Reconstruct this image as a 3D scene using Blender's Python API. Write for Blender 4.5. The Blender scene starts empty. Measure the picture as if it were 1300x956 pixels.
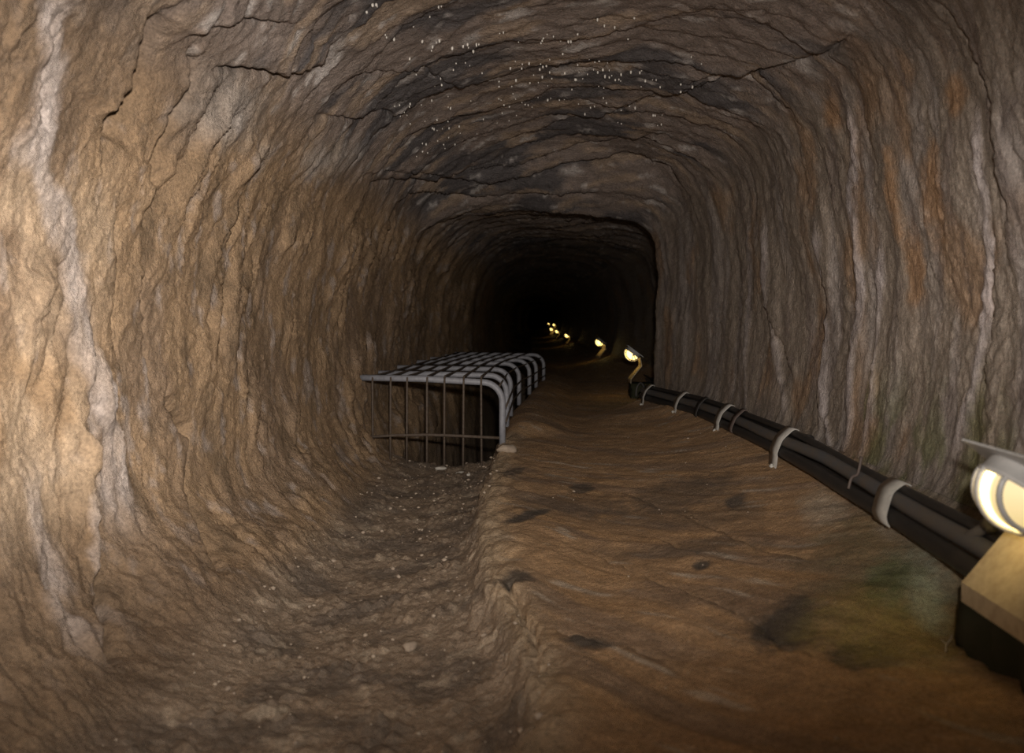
import bpy, bmesh, math, random
import numpy as np
from mathutils import Vector, Matrix

random.seed(7)
rng = np.random.default_rng(11)
SC = bpy.context.scene
COL = SC.collection

# ------------------------------------------------------------------ camera
HC = 0.68                       # lens height above the walkway
F = 1020.0                      # focal length in pixels of the 1300 wide frame
VPX, VPY = 699.0, 412.0         # where the tunnel axis runs to
PPX, PPY = 650.0, 433.0         # optical centre of the photograph
cam_data = bpy.data.cameras.new('camera')
cam_data.sensor_fit = 'HORIZONTAL'
cam_data.sensor_width = 36.0
cam_data.lens = F / 1300.0 * 36.0
cam_data.shift_y = -(478.0 - PPY) / 1300.0
cam_data.clip_start = 0.02
cam_data.clip_end = 200.0
cam_data.dof.use_dof = True
cam_data.dof.focus_distance = 3.6
cam_data.dof.aperture_fstop = 3.2
cam = bpy.data.objects.new('camera', cam_data)
COL.objects.link(cam)
YAW = math.atan((VPX - PPX) / F)
PITCH = math.atan((PPY - VPY) / F)
cam.location = (0.0, 0.0, HC)
cam.rotation_euler = (math.pi / 2 - PITCH, 0.0, YAW)
SC.camera = cam

# ------------------------------------------------------------------ world, flash, exposure
world = bpy.data.worlds.new('world')
SC.world = world
world.use_nodes = True
world.node_tree.nodes['Background'].inputs[0].default_value = (0.0, 0.0, 0.0, 1)
world.node_tree.nodes['Background'].inputs[1].default_value = 0.0

fl = bpy.data.lights.new('camera_flash', 'SPOT')
fl.energy = 465.0
fl.color = (1.0, 0.93, 0.85)
fl.spot_size = math.radians(130)
fl.spot_blend = 1.0
fl.shadow_soft_size = 0.025
flash = bpy.data.objects.new('camera_flash', fl)
COL.objects.link(flash)
flash.location = (0.05, -0.05, HC + 0.14)
_aim = Vector((-0.42, 1.0, -0.02))
flash.scale = (1.25, 0.36, 1.0)                     # a flash head throws a wide, low beam
flash.rotation_euler = _aim.to_track_quat('-Z', 'Y').to_euler()

SC.view_settings.view_transform = 'Standard'
SC.view_settings.look = 'None'
SC.view_settings.exposure = 0.0
SC.view_settings.gamma = 1.0
SC.view_settings.use_curve_mapping = False
SC.cycles.use_denoising = True
SC.cycles.denoising_prefilter = 'NONE'
SC.cycles.max_bounces = 5
SC.cycles.diffuse_bounces = 3
SC.cycles.sample_clamp_indirect = 1.5


# ------------------------------------------------------------------ helpers
def tag(o, label=None, cat=None, group=None, kind=None):
    if label: o['label'] = label
    if cat: o['category'] = cat
    if group: o['group'] = group
    if kind: o['kind'] = kind
    return o


def empty(name, loc, rz=0.0):
    o = bpy.data.objects.new(name, None)
    COL.objects.link(o)
    o.empty_display_size = 0.05
    o.location = loc
    o.rotation_euler = (0, 0, rz)
    return o


def link_bm(name, bm, mat, parent=None, smooth=True):
    bmesh.ops.recalc_face_normals(bm, faces=bm.faces)
    me = bpy.data.meshes.new(name)
    bm.to_mesh(me)
    bm.free()
    if smooth:
        for p in me.polygons: p.use_smooth = True
    if mat: me.materials.append(mat)
    o = bpy.data.objects.new(name, me)
    COL.objects.link(o)
    if parent: o.parent = parent
    return o


def catmull(pts, n=8):
    pts = [Vector(p) for p in pts]
    P = [pts[0] * 2 - pts[1]] + pts + [pts[-1] * 2 - pts[-2]]
    out = []
    for i in range(1, len(P) - 2):
        for k in range(n):
            t = k / n
            a, b, c, d = P[i - 1], P[i], P[i + 1], P[i + 2]
            out.append(0.5 * ((2 * b) + (c - a) * t + (2 * a - 5 * b + 4 * c - d) * t * t
                              + (3 * b - a - 3 * c + d) * t ** 3))
    out.append(pts[-1])
    return out


def tube(bm, pts, r, seg=10, caps=True, jitter=0.0):
    """round bar through pts; r is a number or a list"""
    pts = [Vector(p) for p in pts]
    rs = r if isinstance(r, (list, tuple)) else [r] * len(pts)
    up = Vector((0.123, 0.31, 0.94)).normalized()
    rings = []
    for i, p in enumerate(pts):
        t = (pts[min(i + 1, len(pts) - 1)] - pts[max(i - 1, 0)]).normalized()
        if i == 0:
            n = t.cross(up)
            if n.length < 1e-3: n = t.cross(Vector((1, 0, 0)))
        else:
            n = n - t * n.dot(t)
        n.normalize()
        b = t.cross(n)
        ring = []
        for k in range(seg):
            a = 2 * math.pi * k / seg
            rr = rs[i] * (1 + jitter * random.uniform(-1, 1))
            ring.append(bm.verts.new(p + (n * math.cos(a) + b * math.sin(a)) * rr))
        rings.append(ring)
    for i in range(len(rings) - 1):
        for k in range(seg):
            bm.faces.new((rings[i][k], rings[i][(k + 1) % seg], rings[i + 1][(k + 1) % seg], rings[i + 1][k]))
    if caps:
        bm.faces.new(rings[0][::-1])
        bm.faces.new(rings[-1])


def ribbon(bm, pts, half_vec, thick):
    """flat strip along pts (in the plane across half_vec), half width half_vec, thickness thick"""
    pts = [Vector(p) for p in pts]
    h = Vector(half_vec)
    rings = []
    for i, p in enumerate(pts):
        t = (pts[min(i + 1, len(pts) - 1)] - pts[max(i - 1, 0)]).normalized()
        n = t.cross(h.normalized()).normalized() * (thick / 2)
        rings.append([bm.verts.new(p + h + n), bm.verts.new(p - h + n), bm.verts.new(p - h - n), bm.verts.new(p + h - n)])
    for i in range(len(rings) - 1):
        for k in range(4):
            bm.faces.new((rings[i][k], rings[i][(k + 1) % 4], rings[i + 1][(k + 1) % 4], rings[i + 1][k]))
    bm.faces.new(rings[0][::-1])
    bm.faces.new(rings[-1])


def box(bm, c, s, rot=None, bevel=0.0):
    m = Matrix.Translation(Vector(c))
    if rot is not None: m = m @ rot.to_4x4()
    m = m @ Matrix.Diagonal((s[0], s[1], s[2], 1))
    r = bmesh.ops.create_cube(bm, size=1.0, matrix=m)
    if bevel:
        es = {e for v in r['verts'] for e in v.link_edges}
        bmesh.ops.bevel(bm, geom=list(es), offset=bevel, segments=2, affect='EDGES', profile=0.5)


# ------------------------------------------------------------------ materials
def new_mat(name):
    m = bpy.data.materials.new(name)
    m.use_nodes = True
    nt = m.node_tree
    return m, nt, nt.nodes['Principled BSDF']


def node(nt, typ, **kw):
    n = nt.nodes.new(typ)
    for k, v in kw.items():
        if k.startswith('i_'):
            n.inputs[k[2:].replace('_', ' ')].default_value = v
        else:
            setattr(n, k, v)
    return n


def rock_mat(name, stretch, rough=0.72, spec=0.35, bump=0.6, fine=70.0, dist=0.012, speck=0.0):
    """natural rock: albedo comes with the mesh (mineral colour of each place, some flash falloff on the left wall), grain and relief from noise"""
    m, nt, bs = new_mat(name)
    L = nt.links.new
    tc = node(nt, 'ShaderNodeTexCoord')
    mp = node(nt, 'ShaderNodeMapping')
    mp.inputs['Scale'].default_value = stretch
    L(tc.outputs['Object'], mp.inputs['Vector'])
    at = node(nt, 'ShaderNodeAttribute', attribute_name='col')
    n1 = node(nt, 'ShaderNodeTexNoise', i_Scale=14.0, i_Detail=9.0, i_Roughness=0.68)
    n2 = node(nt, 'ShaderNodeTexNoise', i_Scale=fine, i_Detail=6.0, i_Roughness=0.65)
    n3 = node(nt, 'ShaderNodeTexNoise', i_Scale=fine * 2.2, i_Detail=7.0, i_Roughness=0.75)
    L(mp.outputs[0], n1.inputs['Vector']); L(mp.outputs[0], n2.inputs['Vector'])
    L(tc.outputs['Object'], n3.inputs['Vector'])
    r1 = node(nt, 'ShaderNodeMapRange'); r1.inputs[1].default_value = 0.3; r1.inputs[2].default_value = 0.7
    r1.inputs[3].default_value = 0.72; r1.inputs[4].default_value = 1.28
    L(n1.outputs['Fac'], r1.inputs[0])
    r2 = node(nt, 'ShaderNodeMapRange'); r2.inputs[1].default_value = 0.3; r2.inputs[2].default_value = 0.7
    r2.inputs[3].default_value = 0.52; r2.inputs[4].default_value = 1.48
    L(n3.outputs['Fac'], r2.inputs[0])
    mul = node(nt, 'ShaderNodeMath', operation='MULTIPLY')
    L(r1.outputs[0], mul.inputs[0]); L(r2.outputs[0], mul.inputs[1])
    vm = node(nt, 'ShaderNodeVectorMath', operation='SCALE')
    L(at.outputs['Color'], vm.inputs[0]); L(mul.outputs[0], vm.inputs['Scale'])
    last = vm.outputs[0]
    if speck:
        sp = node(nt, 'ShaderNodeTexVoronoi', i_Scale=55.0)
        L(tc.outputs['Object'], sp.inputs['Vector'])
        cr = node(nt, 'ShaderNodeMapRange'); cr.inputs[1].default_value = 0.10; cr.inputs[2].default_value = 0.16
        cr.inputs[3].default_value = speck; cr.inputs[4].default_value = 0.0
        L(sp.outputs['Distance'], cr.inputs[0])
        gate = node(nt, 'ShaderNodeTexNoise', i_Scale=9.0, i_Detail=3.0)
        L(tc.outputs['Object'], gate.inputs['Vector'])
        gr = node(nt, 'ShaderNodeMapRange'); gr.inputs[1].default_value = 0.54; gr.inputs[2].default_value = 0.62
        L(gate.outputs['Fac'], gr.inputs[0])
        mm = node(nt, 'ShaderNodeMath', operation='MULTIPLY')
        L(cr.outputs[0], mm.inputs[0]); L(gr.outputs[0], mm.inputs[1])
        mx = node(nt, 'ShaderNodeMix', data_type='RGBA')
        L(mm.outputs[0], mx.inputs[0]); L(last, mx.inputs[6]); mx.inputs[7].default_value = (0.55, 0.5, 0.44, 1)
        last = mx.outputs[2]
    L(last, bs.inputs['Base Color'])
    ad = node(nt, 'ShaderNodeMath', operation='MULTIPLY_ADD'); ad.inputs[1].default_value = 0.75
    L(n3.outputs['Fac'], ad.inputs[0]); L(n2.outputs['Fac'], ad.inputs[2])
    ad2 = node(nt, 'ShaderNodeMath', operation='MULTIPLY_ADD'); ad2.inputs[1].default_value = 1.3
    L(n1.outputs['Fac'], ad2.inputs[0]); L(ad.outputs[0], ad2.inputs[2])
    bp = node(nt, 'ShaderNodeBump'); bp.inputs['Strength'].default_value = min(1.0, bump * 1.35); bp.inputs['Distance'].default_value = dist
    L(ad2.outputs[0], bp.inputs['Height']); L(bp.outputs[0], bs.inputs['Normal'])
    rv = node(nt, 'ShaderNodeMapRange'); rv.inputs[1].default_value = 0.35; rv.inputs[2].default_value = 0.65
    rv.inputs[3].default_value = rough - 0.26; rv.inputs[4].default_value = rough + 0.16          # damp and dry places
    L(n2.outputs['Fac'], rv.inputs[0]); L(rv.outputs[0], bs.inputs['Roughness'])
    bs.inputs['Specular IOR Level'].default_value = spec
    return m


def plain_mat(name, c, rough=0.5, metal=0.0, spec=0.5, var=0.25, scale=30.0, c2=None, bump=0.0, stretch=(1, 1, 1)):
    m, nt, bs = new_mat(name)
    L = nt.links.new
    tc = node(nt, 'ShaderNodeTexCoord')
    mp = node(nt, 'ShaderNodeMapping'); mp.inputs['Scale'].default_value = stretch
    L(tc.outputs['Object'], mp.inputs[0])
    n = node(nt, 'ShaderNodeTexNoise', i_Scale=scale, i_Detail=6.0, i_Roughness=0.65)
    L(mp.outputs[0], n.inputs['Vector'])
    mx = node(nt, 'ShaderNodeMix', data_type='RGBA')
    rr = node(nt, 'ShaderNodeMapRange'); rr.inputs[1].default_value = 0.35; rr.inputs[2].default_value = 0.7
    L(n.outputs['Fac'], rr.inputs[0]); L(rr.outputs[0], mx.inputs[0])
    a = c
    b = c2 if c2 else tuple(v * (1 - var) for v in c)
    mx.inputs[6].default_value = (*a, 1); mx.inputs[7].default_value = (*b, 1)
    L(mx.outputs[2], bs.inputs['Base Color'])
    bs.inputs['Roughness'].default_value = rough
    bs.inputs['Metallic'].default_value = metal
    bs.inputs['Specular IOR Level'].default_value = spec
    if bump:
        bp = node(nt, 'ShaderNodeBump'); bp.inputs['Strength'].default_value = bump; bp.inputs['Distance'].default_value = 0.004
        L(n.outputs['Fac'], bp.inputs['Height']); L(bp.outputs[0], bs.inputs['Normal'])
    return m


M = {}
M['left'] = rock_mat('rock_left_wall', (1.0, 1.6, 0.75), rough=0.68, spec=0.4, bump=0.55, fine=60)
M['right'] = rock_mat('rock_right_wall', (1.0, 2.0, 0.5), rough=0.62, spec=0.4, bump=0.45, fine=60, speck=0.25)
M['ceil'] = rock_mat('rock_ceiling', (0.8, 2.0, 1.2), rough=0.7, spec=0.35, bump=0.6, fine=55, speck=0.25)
M['floor'] = rock_mat('rock_floor', (1.0, 1.3, 1.0), rough=0.66, spec=0.35, bump=0.5, fine=60, speck=0.3)
M['galv'] = plain_mat('galvanised_tube', (0.30, 0.30, 0.33), rough=0.55, metal=0.0, spec=0.5, var=0.35, scale=40, bump=0.1)
M['rust'] = plain_mat('rusty_rod', (0.12, 0.095, 0.075), rough=0.75, spec=0.3, c2=(0.07, 0.045, 0.03), scale=60, bump=0.3)
M['cable'] = plain_mat('black_cable', (0.020, 0.018, 0.017), rough=0.5, spec=0.4, c2=(0.032, 0.027, 0.023), scale=18)
M['conduit'] = plain_mat('grey_conduit', (0.075, 0.075, 0.078), rough=0.55, spec=0.4, c2=(0.10, 0.08, 0.06), scale=14)
M['strap'] = plain_mat('grey_strap', (0.36, 0.34, 0.31), rough=0.5, spec=0.5, var=0.3, scale=50)
M['tape'] = plain_mat('brown_strap', (0.10, 0.075, 0.065), rough=0.6, spec=0.3, var=0.3, scale=50)
M['lampmetal'] = plain_mat('grey_lamp_casting', (0.42, 0.41, 0.40), rough=0.42, spec=0.5, var=0.15, scale=60)
M['guard'] = plain_mat('lamp_guard_wire', (0.38, 0.37, 0.36), rough=0.4, spec=0.5, var=0.15, scale=60)
M['plate'] = plain_mat('bracket_paint', (0.50, 0.41, 0.27), rough=0.6, spec=0.35, c2=(0.36, 0.28, 0.18), scale=45, bump=0.15)
M['bolt'] = plain_mat('bolt_steel', (0.42, 0.40, 0.36), rough=0.45, spec=0.5, var=0.3, scale=80)
M['plinth'] = plain_mat('mossy_plinth', (0.036, 0.033, 0.02), rough=0.85, spec=0.2, c2=(0.022, 0.027, 0.012), scale=22, bump=0.8)
M['pebble'] = plain_mat('pebble', (0.42, 0.34, 0.26), rough=0.8, spec=0.25, c2=(0.25, 0.19, 0.145), scale=25)
M['chalk'] = plain_mat('white_limestone', (0.5, 0.46, 0.4), rough=0.7, spec=0.35, var=0.25, scale=40)
M['nub'] = plain_mat('calcite', (0.78, 0.73, 0.66), rough=0.35, spec=0.6, var=0.2, scale=60)
M['twig'] = plain_mat('pale_twig', (0.42, 0.36, 0.28), rough=0.7, spec=0.3, var=0.3, scale=60)


def lamp_glass(even=False):
    m, nt, bs = new_mat('lit_lamp_glass')
    L = nt.links.new
    tc = node(nt, 'ShaderNodeTexCoord')
    sp = node(nt, 'ShaderNodeSeparateXYZ')
    L(tc.outputs['Object'], sp.inputs[0])
    r = node(nt, 'ShaderNodeMapRange', interpolation_type='SMOOTHSTEP')     # the bulb sits at the far end of the bowl
    r.inputs[1].default_value = -0.020; r.inputs[2].default_value = -0.008
    r.inputs[3].default_value = 0.72; r.inputs[4].default_value = 7.0
    L(sp.outputs['Y'], r.inputs[0])
    if even: bs.inputs['Emission Strength'].default_value = 4.2
    else: L(r.outputs[0], bs.inputs['Emission Strength'])
    bs.inputs['Emission Color'].default_value = (1.0, 0.68, 0.19, 1) if even else (1.0, 0.74, 0.29, 1)
    bs.inputs['Base Color'].default_value = (0.5, 0.47, 0.4, 1)
    bs.inputs['Roughness'].default_value = 0.25
    return m


M['glass'] = lamp_glass()
M['glass_far'] = lamp_glass(True)

# ------------------------------------------------------------------ noise (numpy)
_perm = rng.permutation(256).astype(np.int32)
_perm = np.concatenate([_perm, _perm])
_g = rng.normal(size=(256, 3)).astype(np.float32)
_g /= np.linalg.norm(_g, axis=1, keepdims=True)


def pn(x, y, z, seed=0.0):
    x = np.asarray(x, np.float32) + np.float32(seed * 17.31)
    y = np.asarray(y, np.float32) + np.float32(seed * 5.77)
    z = np.asarray(z, np.float32) + np.float32(seed * 9.13)
    xi = np.floor(x).astype(np.int32); yi = np.floor(y).astype(np.int32); zi = np.floor(z).astype(np.int32)
    xf = x - xi; yf = y - yi; zf = z - zi
    xi &= 255; yi &= 255; zi &= 255
    u = xf * xf * xf * (xf * (xf * 6 - 15) + 10)
    v = yf * yf * yf * (yf * (yf * 6 - 15) + 10)
    w = zf * zf * zf * (zf * (zf * 6 - 15) + 10)

    def gr(dx, dy, dz):
        h = _perm[_perm[_perm[(xi + dx) & 255] + ((yi + dy) & 255)] + ((zi + dz) & 255)]
        g = _g[h]
        return g[..., 0] * (xf - dx) + g[..., 1] * (yf - dy) + g[..., 2] * (zf - dz)
    a = gr(0, 0, 0); b = gr(1, 0, 0); x00 = a + u * (b - a)
    a = gr(0, 1, 0); b = gr(1, 1, 0); x10 = a + u * (b - a)
    y0 = x00 + v * (x10 - x00)
    a = gr(0, 0, 1); b = gr(1, 0, 1); x01 = a + u * (b - a)
    a = gr(0, 1, 1); b = gr(1, 1, 1); x11 = a + u * (b - a)
    y1 = x01 + v * (x11 - x01)
    return (y0 + w * (y1 - y0)) * 1.5


def fbm(x, y, z, oct=3, seed=0.0, gain=0.5):
    t = 0.0; a = 1.0; f = 1.0
    for i in range(oct):
        t = t + a * pn(x * f, y * f, z * f, seed + i * 3.1)
        a *= gain; f *= 2.03
    return t


def sstep(a, b, x):
    t = np.clip((x - a) / (b - a), 0, 1)
    return t * t * (3 - 2 * t)


# ------------------------------------------------------------------ the bare tunnel section
# loop of 18 points (x, z relative to the lens): right foot, up the right wall, over the vault, down the left wall, floor
BASE = [(.99, -.43), (1.06, -.08), (1.06, .40), (.94, .82), (.60, 1.06), (.05, 1.13), (-.50, 1.06), (-.90, .80),
        (-1.07, .40), (-1.12, -.10), (-1.09, -.50), (-.97, -.72), (-.70, -.82), (-.37, -.80), (-.24, -.685),
        (.20, -.665), (.60, -.595), (.84, -.512)]


def sec(**ch):
    p = [list(q) for q in BASE]
    for k, v in ch.items():
        p[int(k[1:])] = list(v)
    return p


def shifted(p, dx, dz=0.0, sx=1.0):
    return [[(q[0]) * sx + dx, q[1] + dz] for q in p]


near = sec(p17=(.78, -.60), p16=(.5, -.63), p0=(.98, -.60), p14=(.0, -.70), p13=(-.14, -.80), p15=(.25, -.675),
           p11=(-.90, -.70), p12=(-.62, -.81))
mid2 = sec(p14=(-.14, -.685), p13=(-.27, -.79), p11=(-.94, -.71))
trench = dict(p11=(-1.0, -.80), p12=(-.88, -1.9), p13=(-.40, -1.9), p14=(-.30, -.70))
dict_mid2 = sec(p14=(-.14, -.685), p13=(-.27, -.79), p10=(-1.06, -.48), p11=(-.87, -.66))
KEYS = [
    (-3.0, near), (1.30, near), (1.62, near), (1.75, sec(p14=(-.03, -.70), p13=(-.16, -.80), p11=(-.91, -.70), p12=(-.62, -.81))),
    (2.2, dict_mid2), (3.0, sec(p14=(-.22, -.685), p13=(-.34, -.80), p10=(-1.07, -.50), p11=(-.89, -.70))), (4.2, sec(p0=(.95, -.42), p1=(1.0, -.08), p2=(1.0, .4))),
    (4.78, sec(p0=(.88, -.42), p1=(.93, -.08), p2=(.94, .4), p3=(.86, .8), p17=(.76, -.512))),
    (4.95, sec(p0=(.86, -.42), p1=(.91, -.08), p2=(.92, .4), p3=(.84, .8), p17=(.74, -.512), **trench)),
    (5.3, sec(p0=(.81, -.43), p1=(.85, -.08), p2=(.87, .4), p3=(.82, .76), p4=(.55, .93), p5=(.0, .99), p6=(-.5, .97), p17=(.66, -.535), p16=(.45, -.60), **trench)),
    (5.85, sec(p0=(.74, -.46), p1=(.76, -.08), p2=(.75, .36), p3=(.70, .63), p4=(.5, .755), p5=(.0, .81), p6=(-.5, .86), p7=(-.90, .70), p17=(.60, -.56), p16=(.40, -.62), **trench)),
    (6.15, sec(p0=(1.0, -.55), p1=(1.1, -.08), p2=(1.08, .36), p3=(.9, .74), p4=(.55, .9), p5=(.0, .92), p6=(-.5, .90), p17=(.85, -.62), p16=(.5, -.66), **trench)),
    (7.3, sec(p0=(1.15, -.60), p1=(1.2, -.08), p2=(1.18, .36), p3=(1.0, .78), p4=(.6, .95), p5=(.0, .97), p6=(-.5, .93), p7=(-.86, .74), p17=(.95, -.64), p16=(.5, -.67), p11=(-.95, -.80), p12=(-.80, -1.9), p13=(-.32, -1.9), p14=(-.22, -.70))),
    (9.5, shifted(sec(p5=(.05, 1.0), p6=(-.5, .95), p4=(.6, .95), p11=(-1.0, -.80), p12=(-.88, -1.9), p13=(-.40, -1.9), p14=(-.30, -.70)), .16)),
    (13.5, shifted(sec(), -.02, -.03)), (24.0, shifted(sec(), -.30, 0.02)), (34.0, shifted(sec(), -.62, .10)),
    (45.0, shifted(sec(), -.6, .24)), (76.0, shifted(sec(), -.9, .3)),
]
KY = np.array([k[0] for k in KEYS])
KP = np.array([k[1] for k in KEYS], float)          # (K, 18, 2)
_gy = np.arange(-3.0, 76.01, 0.03)
_ctrl = np.empty((len(_gy), 18, 2))
for _i in range(18):
    for _j in range(2):
        _c = np.interp(_gy, KY, KP[:, _i, _j])
        _k = np.array([1, 2, 3, 2, 1], float); _k /= _k.sum()
        _pad = np.concatenate([[_c[0]] * 2, _c, [_c[-1]] * 2])
        _ctrl[:, _i, _j] = np.convolve(_pad, _k, 'valid')


def ctrl_at(ys):
    i = np.clip((ys - _gy[0]) / 0.03, 0, len(_gy) - 1.001)
    a = i.astype(int); f = (i - a)[:, None, None]
    return _ctrl[a] * (1 - f) + _ctrl[a + 1] * f


def surface(ys, ts):
    """base surface; ys (n), ts (m) in loop units -> (n, m, 3), z relative to the lens"""
    C = ctrl_at(ys)
    i = np.floor(ts).astype(int); f = (ts - np.floor(ts))[None, :, None]
    a = C[:, (i - 1) % 18]; b = C[:, i % 18]; c = C[:, (i + 1) % 18]; d = C[:, (i + 2) % 18]
    p = 0.5 * (2 * b + (c - a) * f + (2 * a - 5 * b + 4 * c - d) * f ** 2 + (3 * b - a - 3 * c + d) * f ** 3)
    out = np.empty((len(ys), len(ts), 3))
    out[..., 0] = p[..., 0]; out[..., 1] = ys[:, None]; out[..., 2] = p[..., 1]
    return out


# arc length of the nominal section, to spread the columns evenly
_tt = np.linspace(0, 18, 3601)
_nom = surface(np.array([3.0]), _tt)[0]
_arc = np.concatenate([[0], np.cumsum(np.linalg.norm(np.diff(_nom, axis=0), axis=1))])


def columns(t0, t1, ds):
    s0, s1 = np.interp([t0, t1], _tt, _arc)
    n = int((s1 - s0) / ds) + 1
    return np.interp(np.linspace(s0, s1, n), _arc, _tt)


def stations(k):
    ys = list(np.arange(-3.0, 0.9, 0.12))
    y = 0.95
    while y < 9.5:
        ys.append(y)
        y += k * y ** 1.35 if y > 1.1 else 0.012
    while y < 76.0:
        ys.append(y)
        y += 0.02 * y
    return np.array(ys)


# a coarse copy of the base surface turns spots seen in the photograph into places on the rock
_cy = np.arange(1.1, 9.0, 0.02)
_ct = np.arange(0, 18, 0.04)
_cp = surface(_cy, _ct)
_cu = VPX + F * _cp[..., 0] / _cp[..., 1]
_cv = VPY - F * _cp[..., 2] / _cp[..., 1]


def spot(px, py, t0, t1):
    """(y, t) on the rock for a photograph pixel, between loop values t0..t1"""
    d = (_cu - px) ** 2 + (_cv - py) ** 2
    d = np.where(((_ct >= t0) & (_ct <= t1))[None, :], d, 1e9)
    i, j = np.unravel_index(np.argmin(d), d.shape)
    return _cy[i], _ct[j]


def spot3(px, py, t0, t1):
    y, t = spot(px, py, t0, t1)
    return surface(np.array([y]), np.array([t]))[0, 0]


def seg_dist(P, line):
    """distance of points P (...,3) to a polyline, and the signed side along y"""
    best = np.full(P.shape[:-1], 1e9, np.float32)
    side = np.zeros(P.shape[:-1], np.float32)
    tapers = np.ones(P.shape[:-1], np.float32)
    n = len(line) - 1
    for i in range(n):
        a = np.asarray(line[i]); b = np.asarray(line[i + 1]); ab = b - a
        tt = np.clip(((P - a) @ ab) / max(ab @ ab, 1e-9), 0, 1)
        q = P - (a + tt[..., None] * ab)
        d = np.linalg.norm(q, axis=-1)
        m = d < best
        best = np.where(m, d, best)
        side = np.where(m, q[..., 1], side)
        g = (i + tt) / n
        tapers = np.where(m, np.minimum(1, 6 * np.minimum(g, 1 - g) + 0.15), tapers)
    return best, side, tapers


def crack(P, h, pts, t0, t1, width, depth, step=0.0, reach=0.12):
    line = [spot3(px, py, t0, t1) for px, py in pts]
    lo = np.min(line, axis=0) - 0.3; hi = np.max(line, axis=0) + 0.3
    ok = (P[:, 0, 1] > lo[1]) & (P[:, 0, 1] < hi[1])
    idx = np.where(ok)[0]
    if len(idx) == 0: return h
    Q = P[idx]
    wob = 0.012 * pn(Q[..., 0] * 14, Q[..., 1] * 14, Q[..., 2] * 14, 3)[..., None] + 0.006 * pn(Q[..., 0] * 40, Q[..., 1] * 40, Q[..., 2] * 40, 5)[..., None]
    d, sd, tp = seg_dist(Q + wob, line)
    dd = -depth * np.exp(-(d / width) ** 2) * tp
    if step:
        s = np.where(sd > 0, -1.0, 1.0)
        dd = dd + step * tp * np.exp(-(d / reach) ** 2) * np.clip(s * d / (width * 0.6), -1, 1) * 0.5
    h[idx] += dd
    return h


def lerp3(c, target, w):
    return c + (np.asarray(target, np.float32) - c) * w[..., None]


def build_mesh(name, P, col, mat):
    n, m = P.shape[:2]
    me = bpy.data.meshes.new(name)
    me.vertices.add(n * m)
    V = P.copy(); V[..., 2] += HC
    me.vertices.foreach_set('co', V.reshape(-1).astype(np.float32))
    i = np.arange(n - 1)[:, None] * m + np.arange(m - 1)[None, :]
    q = np.stack([i, i + 1, i + m + 1, i + m], -1).reshape(-1, 4)
    nf = len(q)
    me.loops.add(nf * 4)
    me.loops.foreach_set('vertex_index', q.reshape(-1).astype(np.int32))
    me.polygons.add(nf)
    me.polygons.foreach_set('loop_start', np.arange(0, nf * 4, 4, dtype=np.int32))
    me.polygons.foreach_set('use_smooth', np.ones(nf, bool))
    me.update(calc_edges=True)
    a = me.attributes.new('col', 'FLOAT_COLOR', 'POINT')
    c4 = np.ones((n * m, 4), np.float32); c4[:, :3] = np.clip(col.reshape(-1, 3), 0.004, 0.9)
    a.data.foreach_set('color', c4.reshape(-1))
    me.materials.append(mat)
    me.validate()
    o = bpy.data.objects.new(name, me)
    COL.objects.link(o)
    o['kind'] = 'structure'
    return o


def normals_of(P):
    du = np.gradient(P, axis=0); dv = np.gradient(P, axis=1)
    n = np.cross(du, dv)
    n /= np.linalg.norm(n, axis=-1, keepdims=True) + 1e-9
    return n


YS = stations(0.0030)


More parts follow.
